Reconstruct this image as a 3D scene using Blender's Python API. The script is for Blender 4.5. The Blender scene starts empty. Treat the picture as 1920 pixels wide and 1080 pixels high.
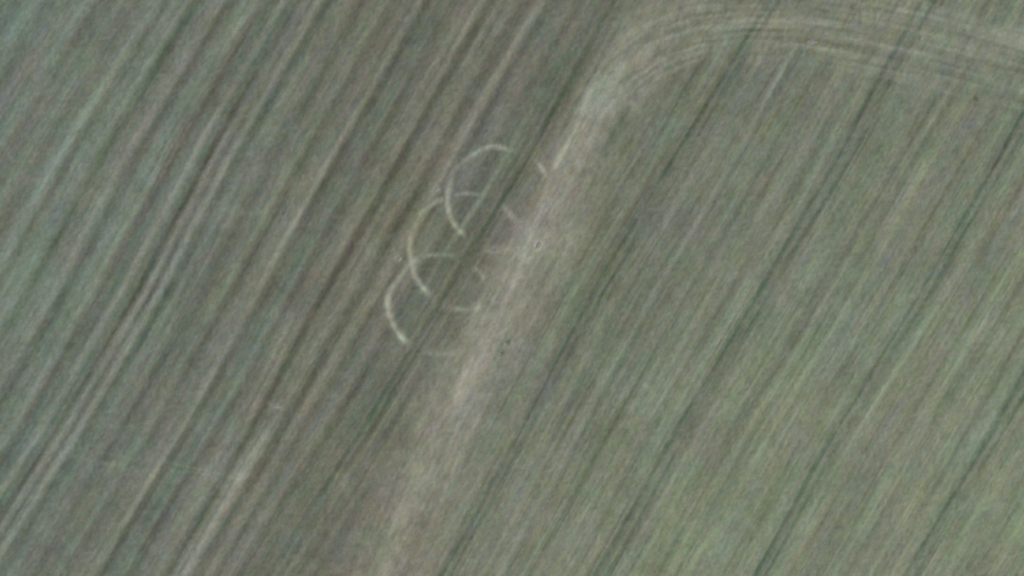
import bpy, bmesh, math, random
import numpy as np

S = bpy.context.scene
C = S.collection

# ------------------------------------------------------------------ camera, sky, sun, exposure
M = 30.0 / 327.0                       # metres per survey unit (the plan of the field is drawn in survey units)
def wx(px): return (px - 960.0) * M
def wy(py): return (540.0 - py) * M

cam = bpy.data.cameras.new('camera')
cam_o = bpy.data.objects.new('camera', cam); C.objects.link(cam_o)
cam_o.location = (0, 0, 220.0)         # looking straight down from an aircraft
cam.sensor_width = 36.0
cam.lens = 36.0 * 220.0 / (1920 * M)
cam.clip_start = 1.0; cam.clip_end = 20000.0
S.camera = cam_o

SUN_EL, SUN_AZ = math.radians(40), math.radians(118)   # from the south east
world = bpy.data.worlds.new('World'); S.world = world; world.use_nodes = True
nt = world.node_tree; bg = nt.nodes['Background']
sky = nt.nodes.new('ShaderNodeTexSky'); sky.sky_type = 'NISHITA'; sky.sun_disc = False
sky.sun_elevation = SUN_EL; sky.sun_rotation = SUN_AZ
nt.links.new(sky.outputs[0], bg.inputs[0]); bg.inputs[1].default_value = 0.09
sl = bpy.data.lights.new('sun', 'SUN'); sl.energy = 3.6; sl.angle = math.radians(0.53); sl.color = (1.0, 0.955, 0.89)
sun = bpy.data.objects.new('sun', sl); C.objects.link(sun)
sun.location = (60, -40, 120)
sun.rotation_euler = (math.pi / 2 - SUN_EL, 0, math.pi - SUN_AZ)
S.view_settings.view_transform = 'Standard'; S.view_settings.look = 'None'
S.view_settings.exposure = 0.0; S.view_settings.gamma = 1.0
S.view_settings.use_curve_mapping = False

# ------------------------------------------------------------------ helpers
def tag(o, label=None, cat=None, group=None, kind=None):
    if label: o['label'] = label
    if cat: o['category'] = cat
    if group: o['group'] = group
    if kind: o['kind'] = kind
    return o

def empty(name, loc=(0, 0, 0)):
    o = bpy.data.objects.new(name, None); C.objects.link(o); o.location = loc
    o.empty_display_size = 0.5
    return o

def lattice_noise(seed):
    r = np.random.RandomState(seed).uniform(-1, 1, (256, 256)).astype(np.float32)
    def f(a, b):
        ia = np.floor(a).astype(np.int64); ib = np.floor(b).astype(np.int64)
        fa = (a - ia).astype(np.float32); fb = (b - ib).astype(np.float32)
        fa = fa * fa * (3 - 2 * fa); fb = fb * fb * (3 - 2 * fb)
        i0, i1, j0, j1 = ia & 255, (ia + 1) & 255, ib & 255, (ib + 1) & 255
        return ((r[i0, j0] * (1 - fa) + r[i1, j0] * fa) * (1 - fb) + (r[i0, j1] * (1 - fa) + r[i1, j1] * fa) * fb) * 1.7
    return f
NF = [lattice_noise(100 + i) for i in range(40)]

def sstep(x, a, b):
    t = np.clip((x - a) / (b - a), 0, 1); return t * t * (3 - 2 * t)

def extrap(y, ys, xs):
    ys = np.asarray(ys, float); xs = np.asarray(xs, float)
    r = np.interp(y, ys, xs)
    r = np.where(y < ys[0], xs[0] + (y - ys[0]) * (xs[1] - xs[0]) / (ys[1] - ys[0]), r)
    return np.where(y > ys[-1], xs[-1] + (y - ys[-1]) * (xs[-1] - xs[-2]) / (ys[-1] - ys[-2]), r)

# ------------------------------------------------------------------ how the rows run across the field
GY = [0, 270, 540, 810, 1080]
GUIDES = [
    [297, 128, -25, -180, -340],
    [557, 397, 258, 98, -72],
    [918, 763, 614, 465, 308],
    [1148, 998, 838, 668, 500],
    [1443, 1280, 1113, 973, 826],
    [1727, 1583, 1428, 1265, 1114],
    [2045, 1887, 1730, 1563, 1413],
    [2345, 2187, 2030, 1875, 1714],
]
G_U = [g[2] for g in GUIDES]
G_U = [G_U[0] - 4000, G_U[0] - 300] + G_U + [G_U[-1] + 300, G_U[-1] + 4000]

def row_coord(px, py):
    """row number (in survey units across, measured on the mid line) of every point"""
    yc = py[:, 0]
    gl = [extrap(yc, GY, g) for g in GUIDES]
    gl = [gl[0] - 4000, gl[0] - 300] + gl + [gl[-1] + 300, gl[-1] + 4000]
    u = np.empty_like(px)
    gl = np.array(gl)
    for j in range(px.shape[0]):
        u[j] = np.interp(px[j], gl[:, j], G_U)
    return u

# the curved headland that was driven along and around the corner
HEAD = [(560, 1420), (640, 1250), (735, 1060), (800, 900), (868, 740), (925, 620), (985, 500), (1040, 380), (1085, 270), (1120, 200), (1168, 138), (1232, 92),
        (1310, 66), (1400, 56), (1500, 58), (1600, 74), (1720, 98), (1820, 124), (1920, 152), (2200, 235), (2600, 370), (3600, 700)]
def head_coord(px, py):
    best = np.full(px.shape, 1e9); sd = np.zeros_like(px); al = np.zeros_like(px); acc = 0.0
    for (x0, y0), (x1, y1) in zip(HEAD[:-1], HEAD[1:]):
        dx, dy = x1 - x0, y1 - y0; L = math.hypot(dx, dy)
        t = np.clip(((px - x0) * dx + (py - y0) * dy) / (L * L), 0, 1)
        ex, ey = px - (x0 + t * dx), py - (y0 + t * dy)
        d = np.hypot(ex, ey)
        m = d < best
        side = np.sign(ex * dy - ey * dx)          # negative on the outer (left / upper) side
        best = np.where(m, d, best); sd = np.where(m, -d * side, sd); al = np.where(m, acc + t * L, al)
        acc += L
    return sd, al

# crop strips: (row, half width, lightness, (red, green, blue) tint [, from y, to y])
N = (0, 0, 0); GRN = (-2, 3, -1); TEAL = (-4, 2, 1); TAN = (2, 0, -2); PINK = (2, -0.5, 0); BRN = (1, 0, -1.5); BLU = (-2, 0, 3); YEL = (0, 3, -2.5)
STREAKS = [
    # left field: broad pale and dark drill bands
    (-330, 12, 9, N), (-296, 9, -7, N), (-262, 14, 8, TEAL), (-225, 8, -8, N), (-190, 12, 6, PINK),
    (-162, 16, 8, TEAL), (-134, 8, -9, BRN), (-94, 8, 7, GRN), (-64, 10, -6, BRN), (-30, 11, 14, TEAL), (-8, 6, -7, N), (10, 6, 7, GRN), (30, 10, 10, TEAL),
    (54, 9, -13, GRN), (84, 7, 4, N), (100, 9, 12, PINK), (125, 9, -11, N), (152, 11, 7, TEAL), (172, 7, 12, GRN), (194, 9, -10, PINK), (212, 6, -4, TEAL),
    (230, 7, 12, N), (247, 6, -5, TEAL), (260, 6, -16, BRN), (273, 6, 9, PINK), (286, 3.5, -6, N), (300, 7, 13, N), (318, 9, -12, TEAL), (337, 8, 7, TEAL), (358, 7, 5, N),
    (382, 10, -9, N), (402, 8, 3, BRN), (420, 8, 9, GRN), (440, 10, -8, BRN), (463, 6, 3, PINK), (485, 7, 17, TAN), (502, 9, -12, N), (527, 9, -3, TEAL), (538, 5, 5, TEAL),
    (552, 9, -9, N), (580, 7, 8, N), (597, 7, 12, TAN), (605, 4, 5, N, 640, 850), (616, 8, -17, BRN), (633, 5, 6, TAN), (657, 9, 9, TAN), (650, 13, 15, N, 770, 1200), (597, 8, 7, N, 640, 830), (640, 4, -7, N, 850, 1150),
    (680, 11, -10, BRN), (704, 11, 10, TAN), (704, 6, 8, N, -50, 330), (724, 8, -11, N), (745, 6, 3, BLU), (757, 6, 5, PINK), (777, 9, -8, N), (796, 3.5, 7, GRN, 180, 620),
    (801, 4.5, 13, N, 130, 500), (808, 8, -6, GRN), (822, 6, -5, N), (841, 6, -15, GRN), (856, 5, -8, BRN), (868, 4, 4, TAN), (877, 4, -6, N), (850, 5, 5, TEAL, 700, 1150), (822, 5, 7, TAN, 800, 1200), (875, 5, 6, N, 640, 1200), (888, 4, -6, N, 700, 1200), (900, 5, 5, TAN, 720, 1200), (915, 4, -6, N, 700, 1200),
    # right field: finer rows
    (1012, 8, -5, BRN, -100, 420), (1030, 10, -3, BRN), (1060, 8, -7, N), (1080, 7, 5, GRN), (1100, 8, -5, BRN), (1167, 7, 6, N), (1187, 8, -2, BLU), (1207, 6, -7, N), (1227, 6, 8, N),
    (1243, 6, -8, BLU), (1262, 7, -3, BRN), (1278, 5, 4, GRN), (1295, 5, -10, GRN), (1312, 6, 4, N), (1338, 8, 8, YEL), (1360, 6, 5, N), (1378, 7, -4, N), (1400, 8, 9, GRN),
    (1476, 8, 6, N), (1500, 9, 7, GRN), (1522, 6, 4, YEL), (1546, 5, -8, N), (1562, 5, 7, YEL), (1579, 5, -8, GRN), (1606, 8, 9, YEL), (1632, 6, 4, BLU), (1650, 9, 6, N),
    (1667, 5, -10, BRN), (1682, 9, -5, BRN, 560, 1200), (1700, 8, 6, GRN), (1773, 8, 8, GRN), (1800, 8, -4, BRN), (1826, 9, -3, BLU), (1850, 6, -8, N), (1875, 8, 8, GRN), (1903, 7, -8, N),
    (1925, 6, 4, BRN), (1946, 6, 5, YEL), (1968, 5, -8, N), (1990, 8, 6, GRN), (2075, 10, 9, GRN), (2105, 9, 6, N), (2140, 8, -6, N), (2170, 10, 6, YEL),
]
# pairs of tractor wheelings (row of each rut, half width, depth of tone, label, where)
TRAM = [
    ((1113, 1133), 'dark tramline running out of the headland bend nearest the pale track'),
    ((1428, 1452), 'long dark tramline second to the right of the pale headland track'),
    ((1728, 1748), 'dark tramline through the green crop, third to the right of the headland'),
    ((2012, 2034), 'dark tramline crossing the lower right corner of the green field'),
]
# pale ring marks: centre, radius along x, radius along y, visible arcs in degrees (0 = east, counter clockwise), strength
RINGS = [
    ((936, 373), 98, 97, [(74, 172, 31, 5.6), (162, 227, 42, 5.8), (24, 49, 31, 5.8), (254, 286, 18, 5.2)],
     'topmost of the three overlapping pale rings in the crop'),
    ((873, 470), 107, 108, [(72, 106, 23, 4.8), (112, 170, 27, 5.8), (160, 231, 40, 5.8), (24, 50, 29, 5.8), (256, 288, 18, 5.2)],
     'middle one of the three overlapping pale rings in the crop'),
    ((826, 571), 97, 92, [(74, 112, 18, 4.8), (112, 160, 32, 5.8), (152, 230, 48, 6.0), (24, 52, 27, 5.8), (250, 285, 15, 5.2)],
     'lowest of the three overlapping pale rings in the crop'),
]
# loose patches of tone: x, y, rx, ry, rotation, lightness, tint
PATCH = [
    (226, 868, 40, 10, 20, 7, YEL), (465, 870, 14, 45, -30, 7, TAN), (640, 905, 40, 8, -60, 6, TAN), (310, 545, 6, 9, 0, -9, N), (395, 405, 60, 12, 10, 6, N), (470, 398, 26, 7, 0, 7, N), (430, 425, 30, 5, 5, 5, N), (550, 342, 40, 7, 8, 4, N), (500, 240, 40, 18, 0, 4, N),
    (1008, 462, 11, 9, -50, 16, TAN), (850, 578, 14, 4, 0, 9, TAN), (902, 590, 26, 9, 0, 4, TEAL), (812, 660, 26, 6, 0, 5, N), (1317, 148, 12, 8, 0, 7, YEL), (1720, 330, 12, 30, -25, 5, YEL),
    (1860, 40, 40, 8, 15, -7, GRN), (1640, 70, 90, 10, 8, 4, TAN), (1560, 66, 40, 7, 0, 5, N), (1230, 160, 40, 30, -30, 2, BRN), (1140, 155, 28, 50, -28, 5, TEAL), (1370, 95, 26, 14, -40, -7, N), (1398, 70, 10, 30, -28, -9, GRN),
    (885, 690, 14, 70, -25, 5, PINK), (860, 735, 6, 32, -20, 9, TAN), (1000, 640, 14, 10, 0, -6, N), (950, 640, 10, 8, 0, -9, GRN), (942, 662, 8, 8, 0, -8, N), (740, 970, 6, 26, -12, 8, PINK), (722, 1060, 12, 20, -15, 8, N),
    (545, 150, 5, 16, 25, 6, TAN), (530, 175, 12, 5, 0, 4, PINK), (562, 182, 8, 8, 0, 4, TAN), (880, 330, 40, 55, -30, -4, BLU), (840, 430, 45, 30, -50, -5, BRN), (820, 505, 24, 22, -50, -6, N), (770, 570, 20, 50, -20, -2, BLU), (1186, 790, 14, 10, 30, 6, TAN),
    (1040, 620, 50, 25, 0, 1, N), (900, 850, 60, 110, -28, 1, N), (90, 530, 60, 60, 0, 3, TEAL), (40, 40, 60, 70, 0, 3, TEAL), (1210, 430, 40, 20, -60, 2, BLU), (1830, 185, 8, 5, 0, -10, BRN), (60, 800, 30, 60, -30, 3, TEAL),
    (175, 230, 70, 70, 0, -2, N), (1560, 620, 80, 60, 0, 2, BLU), (1500, 700, 50, 90, -28, 3, YEL), (1900, 1000, 120, 80, -28, 3, GRN), (1330, 1020, 60, 40, -28, 4, GRN),
]
PATCH += [(c[0], c[1], c[2] * 0.9, c[3] * 0.9, 0, 11, N) for c in [(517, 762, 9, 7), (818, 355, 9, 7), (748, 486, 7, 7), (1522, 79, 13, 6), (1548, 61, 7, 6), (1609, 71, 14, 5), (1728, 71, 7, 6)]]
PATCH += [(814, 357, 13, 9, 30, 9, N), (766, 492, 14, 12, 0, 9, N), (748, 486, 7, 8, 0, 9, N), (250, 620, 16, 40, -30, 6, N), (130, 790, 14, 44, -30, 6, N), (345, 1040, 18, 45, -30, 7, N), (430, 890, 18, 42, -30, 8, N), (905, 605, 22, 30, -30, 7, N), (985, 440, 20, 26, -30, 6, N), (865, 735, 9, 36, -22, 8, TAN), (1095, 205, 24, 50, -28, 5, N)]
LINES = [  # faint crossing marks
    ([(130, 838), (230, 856), (330, 872), (420, 892), (500, 922)], 3, 6, YEL), ([(150, 856), (250, 882), (380, 890)], 3, 4, YEL), ([(215, 868), (262, 878), (300, 905)], 3, 4, N),
    ([(520, 118), (552, 148), (560, 176)], 4, 6, TAN), ([(1178, 745), (1200, 800)], 4, 5, TAN), ([(1205, 720), (1240, 742)], 4, 4, N), ([(500, 753), (522, 764), (543, 772)], 3.5, 6, N),
    ([(1540, 20), (1660, 42), (1760, 66)], 4, 6, TAN), ([(1420, 92), (1520, 100), (1640, 112), (1720, 118)], 5, 5, TAN), ([(1450, 76), (1540, 76), (1620, 92)], 4, -9, BRN), ([(1530, 48), (1600, 58)], 4, -7, N),
    ([(1170, 66), (1232, 40), (1312, 12)], 6, 8, TAN), ([(1236, 152), (1275, 126), (1325, 103)], 4, 8, TAN), ([(1205, 150), (1262, 104), (1330, 84), (1400, 78)], 4, -7, BRN), ([(1200, 132), (1250, 96), (1310, 74), (1372, 66)], 4, 6, TAN),
    ([(1230, 66), (1300, 40), (1400, 30), (1500, 34)], 4, 6, TAN), ([(1250, 32), (1330, 24), (1410, 20)], 3, -6, BRN), ([(1120, 160), (1090, 215), (1050, 295), (1018, 380), (985, 468), (952, 556), (922, 630)], 6, 13, N), ([(1060, 215), (1030, 290), (1000, 345)], 5, 6, N), ([(832, 348), (797, 393), (776, 450)], 9, 7, N), ([(1020, 440), (1004, 470), (990, 490)], 8, 10, N), ([(972, 455), (940, 530), (905, 600)], 5, 5, N),
    ([(900, 660), (872, 708), (850, 765)], 6, 12, TAN), ([(960, 470), (930, 540), (910, 575)], 4, 5, N), ([(1108, 170), (1080, 230), (1052, 300)], 6, 5, N), ([(1150, 40), (1118, 110), (1090, 160)], 6, 6, N),
    ([(1180, 205), (1130, 300), (1092, 380), (1072, 420)], 9, -13, GRN), ([(1068, 430), (1010, 545), (975, 620)], 6, -5, N), ([(790, 880), (765, 950), (742, 1040)], 7, 7, TAN), ([(700, 850), (655, 930), (620, 1000)], 6, 8, TAN), ([(905, 465), (955, 466)], 4, 7, TAN),
]

def poly_dist(px, py, pts):
    best = np.full(px.shape, 1e9)
    for (x0, y0), (x1, y1) in zip(pts[:-1], pts[1:]):
        dx, dy = x1 - x0, y1 - y0
        t = np.clip(((px - x0) * dx + (py - y0) * dy) / (dx * dx + dy * dy), 0, 1)
        best = np.minimum(best, np.hypot(px - x0 - t * dx, py - y0 - t * dy))
    return best

def field_model(px, py, fine=True):
    """earth and crop colour (as it would look on neutral grey card), relief in metres and which piece each point belongs to"""
    px = px.astype(np.float64); py = py.astype(np.float64)
    u = row_coord(px, py)
    sd, al = head_coord(px, py)
    wob = NF[0](u / 90, py / 160) * 1.6 + NF[1](u / 30, py / 60) * 0.8
    uj = u + wob
    # the headland: left and right limits of the pale ground
    turn = sstep(al, 1330, 1560)                          # 0 on the straight, 1 past the bend
    far = sstep(al, 1560, 2300)
    edge_n = NF[17](al / 45, sd / 30) * 7 * turn + NF[2](al / 70, sd / 60) * 8 + NF[3](al / 25, sd / 25) * 4
    outer = 52 + 14 * sstep(al, 0, 500) * (1 - turn) + 92 * sstep(al, 1280, 1480) * (1 - 0.55 * sstep(al, 1620, 2000))
    inner = 66 + 12 * (1 - turn) * sstep(al, 500, 900) * (1 - sstep(al, 900, 1330)) - 18 * turn + 26 * far
    low = 1 - sstep(al, 300, 1000)
    hm = sstep(sd + edge_n, -outer - 12 - 60 * low, -outer + 10 + 14 * low) * (1 - sstep(sd + edge_n, inner - 34, inner + 30))
    hm = hm * sstep(u + NF[3](al / 40, sd / 25) * 3, 852, 905)
    right = sstep(u, 1000, 1090) * (1 - hm)
    right = np.where((sd > 0) & (u > 940), np.maximum(right, 1 - hm), right)
    right = np.maximum(right, sstep(u, 1180, 1300) * (1 - hm) * 1.0)
    left = np.clip(1 - hm - right, 0, 1)
    gx = sstep(px, 0, 760); gb = sstep(px * 0.6 + py, 900, 2100)
    L_col = np.stack([110.5 - 2 * gx, 117.5 - 6 * gx, 106 - 7.5 * gx], -1)
    R_col = np.stack([113 + 10 * gb, 119 + 11 * gb, 104 + 6 * gb], -1)
    R_col = R_col + (1 - sstep(u, 1090, 1460))[..., None] * np.array([-0.5, -1.5, -1])
    hf = (1 - 0.18 * turn - 0.45 * far * turn)
    H_col = np.stack([131 - 10 * (1 - hf) * 1.6, 132 - 6 * (1 - hf) * 1.2, 117.5 - 8 * (1 - hf) * 1.2], -1)
    col = L_col * left[..., None] + R_col * right[..., None] + H_col * hm[..., None]
    rowk = 1 - hm * (0.66 - 0.1 * turn)
    light = np.zeros_like(px); tint = np.zeros(px.shape + (3,)); z = np.zeros_like(px)
    for i, s in enumerate(STREAKS):
        su, hw, a, tn = s[:4]
        d = (uj - su) * 1.0
        m = np.abs(d) < hw * 2.6
        if not m.any(): continue
        yy = py[m]
        k = np.exp(-np.abs(d[m] / (hw * 1.1)) ** 2.2)
        k = k * np.clip(0.95 + 0.26 * NF[4 + i % 5](yy / 95 + i * 7.3, yy * 0 + i * 3.1) + 0.14 * NF[9](yy / 30 + i * 5.7, yy * 0 + i), 0.15, 1.6)
        if len(s) > 4: k = k * sstep(yy, s[4], s[4] + 70) * (1 - sstep(yy, s[5] - 70, s[5]))
        k = k * rowk[m]
        light[m] += a * (1.1 if su < 900 else 0.9) * k; z[m] += 0.003 * a * k
        for c in range(3): tint[m, c] += tn[c] * k * 0.8
    # tractor wheelings
    tram_id = np.zeros(px.shape, int)
    for i, (pair, lab) in enumerate(TRAM):
        for j, tu in enumerate(pair):
            d = (uj - tu)
            m = np.abs(d) < 16
            if not m.any(): continue
            yy = py[m]
            k = np.exp(-(d[m] / 6.0) ** 2) * np.clip(0.9 + 0.22 * NF[10](yy / 120 + 9 * i + 4 * j, yy * 0 + i) + 0.22 * NF[11](yy / 22 + 31 * i + 17 * j, yy * 0 + i), 0.15, 1.5)
            k = k * (1 - hm[m] * 0.25) * (0.9 if j == 0 else 0.72) * (0.8 if i == 0 else 1)
            light[m] -= 20 * k; z[m] -= 0.05 * k
            tint[m, 0] -= 5 * k; tint[m, 1] += 1.5 * k
            ii = np.abs(d[m]) < 5.2
            t = tram_id[m]; t[ii] = i * 2 + j + 1; tram_id[m] = t
        mm = (uj > pair[0]) & (uj < pair[1]); light[mm] -= 3.5; tint[mm, 2] += 1.5
    # ring marks
    ring_id = np.zeros(px.shape, int); rk_best = np.zeros_like(px)
    bx = (px > 690) & (px < 1080) & (py > 240) & (py < 700)
    if bx.any():
        X, Y, U = px[bx], py[bx], u[bx]
        lt = np.zeros_like(X); best = np.zeros_like(X); rid = np.zeros(X.shape, int); code = 0
        for ri, (c, rx, ry, arcs, lab) in enumerate(RINGS):
            dx, dy = (X - c[0]) / rx, (c[1] - Y) / ry
            rr = (np.hypot(dx, dy) - 1) * (rx + ry) / 2 + NF[12](X / 40, Y / 40 + ri * 9) * 2.2
            an = np.degrees(np.arctan2(dy, dx)) % 360
            for (a0, a1, st, wd) in arcs:
                code += 1
                e = sstep(an, a0 - 5, a0 + 9) * (1 - sstep(an, a1 - 9, a1 + 5))
                k = np.exp(-(rr / wd) ** 2) * e * np.clip(0.95 + 0.16 * NF[13](an / 6 + 20 * ri, an * 0), 0.5, 1.3)
                lt = np.maximum(lt, st * k)
                own = (np.abs(rr) < wd * 0.95) & (e > 0.5) & (k > best)
                best = np.where(own, k, best); rid = np.where(own, code, rid)
        light[bx] = light[bx] * (1 - np.clip(lt / 20, 0, 0.8)) + lt
        tint[bx] += (lt / 20)[:, None] * np.array([0.4, 0.8, -1.4])
        z[bx] += 0.02 * np.clip(lt / 20, 0, 1)
        ring_id[bx] = rid
    for (x, y, rx, ry, ro, a, tn) in PATCH:
        m = (np.abs(px - x) < 2.4 * max(rx, ry)) & (np.abs(py - y) < 2.4 * max(rx, ry))
        if not m.any(): continue
        co, si = math.cos(math.radians(ro)), math.sin(math.radians(ro))
        dx, dy = px[m] - x, py[m] - y
        q = ((dx * co - dy * si) / rx) ** 2 + ((dx * si + dy * co) / ry) ** 2
        k = np.exp(-q * (1 + 0.5 * NF[14](dx / 12 + x, dy / 12 + y)))
        light[m] += a * k
        for c in range(3): tint[m, c] += tn[c] * k * 0.8
    for (pts, hw, a, tn) in LINES:
        xs = [p[0] for p in pts]; ys = [p[1] for p in pts]
        m = (px > min(xs) - 30) & (px < max(xs) + 30) & (py > min(ys) - 30) & (py < max(ys) + 30)
        if not m.any(): continue
        X, Y = px[m], py[m]
        d = poly_dist(X + NF[15](X / 50, Y / 50) * 2.5, Y + NF[16](X / 50, Y / 50) * 2.5, pts)
        k = np.exp(-(d / hw) ** 2) * np.clip(0.8 + 0.5 * NF[17](X / 22, Y / 22), 0.2, 1.5)
        light[m] += a * k
        for c in range(3): tint[m, c] += tn[c] * k * 0.8
    # fine drilling lines and the mottle of plants, straw and bare soil
    rs = 1 - hm
    light += hm * (7 * np.exp(-((sd - 2) / 30) ** 2) - 6 * sstep(-sd, 18, 52)) * (1 - turn) * (0.35 + 0.65 * sstep(al, 350, 900)) - hm * 5 * (1 - sstep(al, 350, 900))
    light += rs * (NF[18](u / 5, py / 80) * 1.7 + NF[19](u / 15, py / 190) * 1.6 + NF[20](u / 34, py / 330) * 1.6)
    light += right * (NF[21](u / 4.2, py / 75) * 3.0 + NF[22](u / 10, py / 46) * 1.6)
    light += hm * (NF[23](sd / 6.5, al / 130) * 3.6 + NF[24](sd / 14, al / 220) * 3.2) * (1 + 0.9 * turn * (1 - 0.3 * far))
    light += (NF[25](px / 3.3, py / 3.3) * 2.2 + NF[26](px / 7, py / 7) * 2.4 + NF[27](px / 19, py / 19) * 2.5 + hm * NF[17](px / 14, py / 14) * 3.0 + NF[28](px / 90, py / 90) * 1.8)
    light += NF[29](u / 3.8, py / 7) * 1.1
    for c, (sa, sb) in enumerate(((2.2, 1.3), (1.5, 1.0), (2.4, 1.5))):
        tint[..., c] += NF[30 + c](u / 6, py / 9) * sa + NF[33 + c](u / 17, py / 40) * sb + NF[36 + c % 3](px / 60 + 40 * c, py / 60) * 1.0
    col = col + light[..., None] + tint
    if fine:
        z += 0.013 * NF[25](px / 3.3, py / 3.3) + 0.016 * NF[26](px / 7, py / 7) + 0.010 * NF[18](u / 5, py / 80) + 0.02 * NF[19](u / 15, py / 190)
    return col, z, dict(u=u, uj=uj, hm=hm, sd=sd, tram=tram_id, ring=ring_id, light=light)

GAIN = np.array([1.04, 1.01, 0.96])
def to_albedo(col):
    c = np.clip(col, 4, 250) / 255.0
    return (np.where(c <= 0.04045, c / 12.92, ((c + 0.055) / 1.055) ** 2.4)) * GAIN

# ------------------------------------------------------------------ materials
def earth_material(name, rough=0.95, grain=0.05):
    m = bpy.data.materials.new(name); m.use_nodes = True
    n = m.node_tree; b = n.nodes['Principled BSDF']
    b.inputs['Roughness'].default_value = rough; b.inputs['Specular IOR Level'].default_value = 0.12
    at = n.nodes.new('ShaderNodeAttribute'); at.attribute_name = 'earth'
    co = n.nodes.new('ShaderNodeTexCoord')
    no = n.nodes.new('ShaderNodeTexNoise'); no.inputs['Scale'].default_value = 2.6; no.inputs['Detail'].default_value = 3
    mr = n.nodes.new('ShaderNodeMapRange'); mr.inputs[1].default_value = 0.3; mr.inputs[2].default_value = 0.7
    mr.inputs[3].default_value = 1 - grain; mr.inputs[4].default_value = 1 + grain
    mx = n.nodes.new('ShaderNodeVectorMath'); mx.operation = 'SCALE'
    n.links.new(co.outputs['Object'], no.inputs['Vector']); n.links.new(no.outputs['Fac'], mr.inputs[0])
    n.links.new(at.outputs['Color'], mx.inputs[0]); n.links.new(mr.outputs[0], mx.inputs['Scale'])
    n.links.new(mx.outputs[0], b.inputs['Base Color'])
    return m
MAT_FIELD = earth_material('young_crop_and_soil')
MAT_TRACK = earth_material('driven_soil')
MAT_RING = earth_material('bleached_soil')

# ------------------------------------------------------------------ the surveyed part of the field, as one continuous relief cut into its pieces
STEP = 0.18
HX, HY = 104.04, 65.88
nx, ny = int(round(2 * HX / STEP)) + 1, int(round(2 * HY / STEP)) + 1
gx = np.linspace(-HX, HX, nx); gy = np.linspace(-HY, HY, ny)
WX, WY = np.meshgrid(gx, gy)
PX, PY = WX / M + 960, 540 - WY / M
col, Z, info = field_model(PX, PY)
edge = np.minimum(np.minimum(WX + HX, HX - WX), np.minimum(WY + HY, HY - WY))
Z = Z * sstep(edge, 0.2, 3.0)
ALB = to_albedo(col)

def cellmean(a): return 0.25 * (a[:-1, :-1] + a[1:, :-1] + a[:-1, 1:] + a[1:, 1:])
cu = cellmean(info['uj']); chm = cellmean(info['hm']); csd = cellmean(info['sd'])
ctram = info['tram'][:-1, :-1]; cring = info['ring'][:-1, :-1]

L_BOUNDS = [-430, -296, -225, -134, -64, -8, 54, 125, 194, 260, 318, 382, 440, 502, 552, 616, 680, 724, 777, 812, 4000]
R_BOUNDS = [-4000, 1060, 1102, 1150, 1207, 1243, 1295, 1378, 1440, 1480, 1546, 1579, 1667, 1738, 1800, 1850, 1903, 1968, 2023, 2100, 2160]
HEADLAND, LEFT, RIGHT, TRAMS, RINGC = 1, 100, 200, 300, 400
piece = np.where((csd < 0) & (cu < 1500) & (csd > -4000), LEFT + np.searchsorted(L_BOUNDS, cu), RIGHT + np.searchsorted(R_BOUNDS, cu))
above = (csd < 0) & (cu > 960)
piece = np.where(above, 999, piece)                       # the ground beyond the bend
piece = np.where(chm > 0.5, HEADLAND, piece)
piece = np.where((ctram > 0), TRAMS + ctram, piece)
piece = np.where(cring > 0, RINGC + cring, piece)

vid = np.arange(nx * ny).reshape(ny, nx)
QA = np.stack([vid[:-1, :-1], vid[:-1, 1:], vid[1:, 1:], vid[1:, :-1]], -1)
P3 = np.stack([WX, WY, Z], -1).reshape(-1, 3)
A3 = ALB.reshape(-1, 3)

def mesh_from(name, verts, quads, colors, mat):
    me = bpy.data.meshes.new(name)
    me.vertices.add(len(verts)); me.vertices.foreach_set('co', verts.astype(np.float32).ravel())
    me.loops.add(len(quads) * 4); me.loops.foreach_set('vertex_index', quads.astype(np.int32).ravel())
    me.polygons.add(len(quads)); me.polygons.foreach_set('loop_start', np.arange(0, len(quads) * 4, 4, dtype=np.int32))
    me.polygons.foreach_set('loop_total', np.full(len(quads), 4, np.int32))
    me.polygons.foreach_set('use_smooth', np.ones(len(quads), bool))
    a = me.attributes.new('earth', 'FLOAT_COLOR', 'POINT')
    a.data.foreach_set('color', np.concatenate([colors, np.ones((len(colors), 1))], 1).astype(np.float32).ravel())
    me.materials.append(mat); me.update(calc_edges=True)
    return me

def cut_piece(name, mask, mat, parent=None):
    q = QA[mask]
    if len(q) == 0: return None
    ids, inv = np.unique(q.ravel(), return_inverse=True)
    me = mesh_from(name, P3[ids], inv.reshape(-1, 4), A3[ids], mat)
    o = bpy.data.objects.new(name, me); C.objects.link(o)
    if parent is not None: o.parent = parent
    return o

field_l = tag(empty('field', (-50, 0, 0)), 'grey striped field of broad pale and dark crop strips left of the pale track', 'field', kind='structure')
field_r = tag(empty('field', (50, -8, 0)), 'green field of fine crop rows inside the bend of the pale track', 'field', kind='structure')
def place(o, p):
    if o is not None: o.matrix_parent_inverse = p.matrix_basis.inverted()
bpy.context.view_layer.update()
for k in range(len(L_BOUNDS) + 1): place(cut_piece('crop_strip', piece == LEFT + k, MAT_FIELD, field_l), field_l)
for k in range(len(R_BOUNDS) + 1): place(cut_piece('crop_strip', piece == RIGHT + k, MAT_FIELD, field_r), field_r)
grass_edge = cut_piece('field', piece == 999, MAT_FIELD)
tag(grass_edge, 'mottled green ground outside the bend along the top edge', 'field', kind='structure')
track = cut_piece('headland_track', piece == HEADLAND, MAT_TRACK)
tag(track, 'broad pale tan track running up the field and bending right along the top', 'track', kind='structure')
for i, (pair, lab) in enumerate(TRAM):
    t = tag(empty('tramline', (wx(pair[0] + 11), 0, 0)), lab, 'wheel track', 'tramlines through the green crop', 'structure')
    for j in range(2): place(cut_piece('wheel_rut', piece == TRAMS + i * 2 + j + 1, MAT_TRACK, t), t)
code = 0
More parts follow.
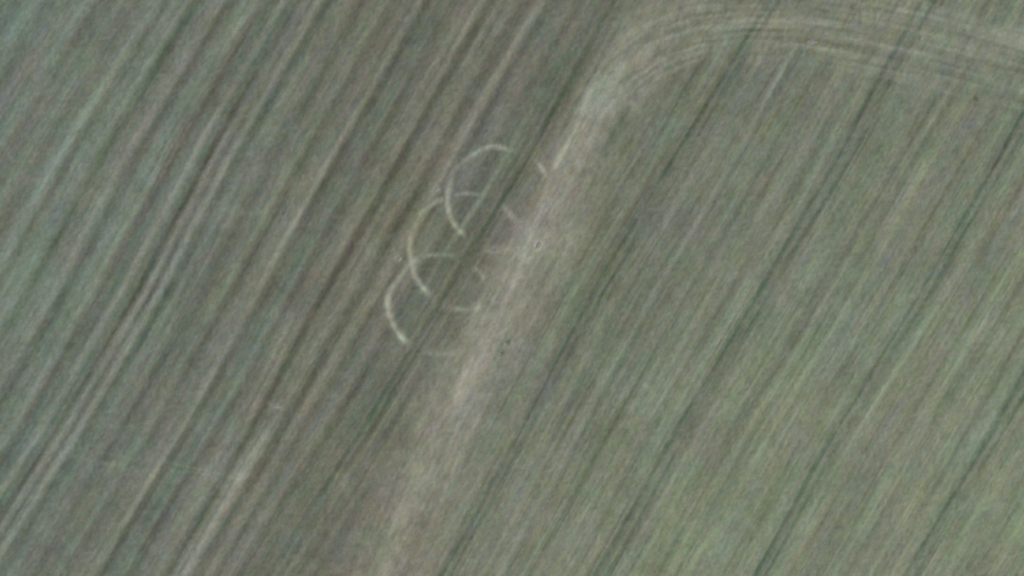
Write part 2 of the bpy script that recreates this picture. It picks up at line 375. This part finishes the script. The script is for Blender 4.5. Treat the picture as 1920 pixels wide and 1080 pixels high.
for (c, rx, ry, arcs, lab) in RINGS:
    t = tag(empty('crop_ring', (wx(c[0]), wy(c[1]), 0)), lab, 'crop ring', 'overlapping pale rings in the crop')
    for a in arcs:
        code += 1
        place(cut_piece('arc', piece == RINGC + code, MAT_RING, t), t)

# ------------------------------------------------------------------ the field around the surveyed part, out to the horizon
s2 = 1.0
ox, oy = 300, 240
ax = np.concatenate([np.arange(-ox, -HX, s2), [-HX], np.arange(-103, 104, s2), [HX], np.arange(105, ox + 1, s2)])
ay = np.concatenate([np.arange(-oy, -HY, s2), [-HY], np.arange(-65, 66, s2), [HY], np.arange(66, oy + 1, s2)])
ax = np.unique(np.concatenate([[-5000, -1500, -600], ax, [600, 1500, 5000]])); ay = np.unique(np.concatenate([[-5000, -1500, -600], ay, [600, 1500, 5000]]))
BX, BY = np.meshgrid(ax, ay)
bc, bz, _ = field_model(BX / M + 960, 540 - BY / M, fine=False)
va = np.arange(BX.size).reshape(BX.shape)
q = np.stack([va[:-1, :-1], va[:-1, 1:], va[1:, 1:], va[1:, :-1]], -1)
mx_, my_ = cellmean(BX), cellmean(BY)
q = q[~((np.abs(mx_) < HX) & (np.abs(my_) < HY))]
ids, inv = np.unique(q.ravel(), return_inverse=True)
bv = np.stack([BX, BY, np.zeros_like(BX)], -1).reshape(-1, 3)
gm = mesh_from('ground', bv[ids], inv.reshape(-1, 4), to_albedo(bc).reshape(-1, 3)[ids], MAT_FIELD)
go = bpy.data.objects.new('ground', gm); C.objects.link(go)
tag(go, 'open striped farmland continuing around the field', 'ground', kind='structure')

# ------------------------------------------------------------------ loose clods and weeds
def plain(name, rgb, var=0.25):
    m = bpy.data.materials.new(name); m.use_nodes = True
    n = m.node_tree; b = n.nodes['Principled BSDF']; b.inputs['Roughness'].default_value = 0.95; b.inputs['Specular IOR Level'].default_value = 0.1
    no = n.nodes.new('ShaderNodeTexNoise'); no.inputs['Scale'].default_value = 4
    cr = n.nodes.new('ShaderNodeValToRGB')
    cr.color_ramp.elements[0].position = 0.3; cr.color_ramp.elements[1].position = 0.7
    cr.color_ramp.elements[0].color = tuple(x * (1 - var) for x in rgb) + (1,); cr.color_ramp.elements[1].color = tuple(x * (1 + var) for x in rgb) + (1,)
    co = n.nodes.new('ShaderNodeTexCoord')
    n.links.new(co.outputs['Object'], no.inputs['Vector']); n.links.new(no.outputs['Fac'], cr.inputs[0]); n.links.new(cr.outputs[0], b.inputs['Base Color'])
    return m
MAT_CLOD = plain('pale_earth', (0.235, 0.237, 0.195), 0.07); MAT_WEED = plain('weed_leaf', (0.16, 0.165, 0.12), 0.1)

def ground_z(x, y):
    i = int(round((x + HX) / STEP)); j = int(round((y + HY) / STEP))
    return float(Z[max(0, min(ny - 1, j)), max(0, min(nx - 1, i))])

def clod(px, py, w, h, rot, label, seed):
    rnd = random.Random(seed); x, y = wx(px), wy(py)
    bm = bmesh.new()
    n0 = NF[seed % 30]; rings = []
    top = bm.verts.new((0, 0, 0.05))
    for k in range(1, 7):                                  # a low crumbled heap, thinning out to its skirt
        q = k / 6; ring = []
        for t in range(20):
            an = t / 20 * 2 * math.pi
            f = 1 + 0.22 * float(n0(np.array([math.cos(an) * 1.7 + seed]), np.array([math.sin(an) * 1.7]))[0])
            lump = 1 + 0.25 * float(n0(np.array([math.cos(an) * q * 3]), np.array([math.sin(an) * q * 3 + seed]))[0])
            ring.append(bm.verts.new((math.cos(an) * q * f * w * M * 0.8, math.sin(an) * q * f * h * M * 0.8, 0.05 * (1 - q * q) ** 1.5 * lump - 0.02 * (k == 6))))
        rings.append(ring)
    for t in range(20):
        bm.faces.new((top, rings[0][t], rings[0][(t + 1) % 20]))
        for r0, r1 in zip(rings[:-1], rings[1:]):
            bm.faces.new((r0[t], r1[t], r1[(t + 1) % 20], r0[(t + 1) % 20]))
    me = bpy.data.meshes.new('clod'); bm.to_mesh(me); bm.free(); me.materials.append(MAT_CLOD)
    for p in me.polygons: p.use_smooth = True
    o = bpy.data.objects.new('clod', me); C.objects.link(o)
    o.location = (x, y, ground_z(x, y) + 0.01); o.rotation_euler = (0, 0, math.radians(rot))
    tag(o, label, 'clod', 'pale clods on the field')

CLODS = [
    (517, 762, 9, 5, 0, 'small bright clod alone on the brown strips in the lower left field'),
    (818, 355, 9, 6, 0, 'pale clod just outside the left edge of the topmost ring'),
    (748, 486, 7, 6, 40, 'pale clod just outside the left edge of the middle ring'),
    (1009, 461, 12, 6, 50, 'pale clod on the straight pale track right of the middle ring'),
    (1522, 79, 13, 5, 0, 'pale grey clod on the bend, leftmost of those along the top track'),
    (1548, 61, 7, 5, 0, 'small pale clod on the upper side of the top track'),
    (1609, 71, 13, 4, -10, 'long flat pale clod midway along the top track'),
    (1728, 71, 6, 5, 0, 'pale clod on the top track beside the second tramline'),
]
for i, (x, y, w, h, r, lab) in enumerate(CLODS): clod(x, y, w, h, r, lab, 11 + i)

def weed(px, py, w, label, seed):
    rnd = random.Random(seed); x, y = wx(px), wy(py); z = ground_z(x, y)
    root = tag(empty('weed_clump', (x, y, z)), label, 'weed', 'dark weed clumps')
    bm = bmesh.new()
    for k in range(36):
        a = rnd.uniform(0, 6.28); q = rnd.uniform(0, 1) ** 0.7 * w * M / 1.3
        cx, cy = math.cos(a) * q, math.sin(a) * q; cz = rnd.uniform(0.02, 0.06) * (1 - 0.5 * q / (w * M / 2))
        L, wd, b = rnd.uniform(0.12, 0.26), rnd.uniform(0.03, 0.06), rnd.uniform(0, 6.28)
        d = (math.cos(b), math.sin(b)); t = rnd.uniform(-0.05, 0.3) * L
        pts = [(cx, cy, cz), (cx + d[0] * L / 2 - d[1] * wd, cy + d[1] * L / 2 + d[0] * wd, cz + t * 0.7),
               (cx + d[0] * L, cy + d[1] * L, cz + t * 0.6), (cx + d[0] * L / 2 + d[1] * wd, cy + d[1] * L / 2 - d[0] * wd, cz + t * 0.7)]
        bm.faces.new([bm.verts.new(p) for p in pts])
    me = bpy.data.meshes.new('leaves'); bm.to_mesh(me); bm.free(); me.materials.append(MAT_WEED)
    o = bpy.data.objects.new('leaves', me); C.objects.link(o); o.parent = root
    o['kind'] = 'stuff'
    bm = bmesh.new()
    for k in range(7):
        a = k * 0.9; r = w * M * 0.25
        bmesh.ops.create_cone(bm, segments=5, radius1=0.012, radius2=0.006, depth=0.16, cap_ends=True)
        for v in bm.verts[-10:]:
            v.co = (v.co.x + math.cos(a) * r * (0.4 + 0.6 * (v.co.z > 0)), v.co.y + math.sin(a) * r * (0.4 + 0.6 * (v.co.z > 0)), v.co.z + 0.07)
    me = bpy.data.meshes.new('stems'); bm.to_mesh(me); bm.free(); me.materials.append(MAT_WEED)
    o = bpy.data.objects.new('stem', me); C.objects.link(o); o.parent = root
weed(952, 641, 8, 'upper of two small dark weed clumps on the pale track below the rings', 1)
weed(941, 661, 8, 'lower of two small dark weed clumps on the pale track below the rings', 2)
weed(1829, 185, 9, 'small dark weed clump by the right end of the top track', 3)
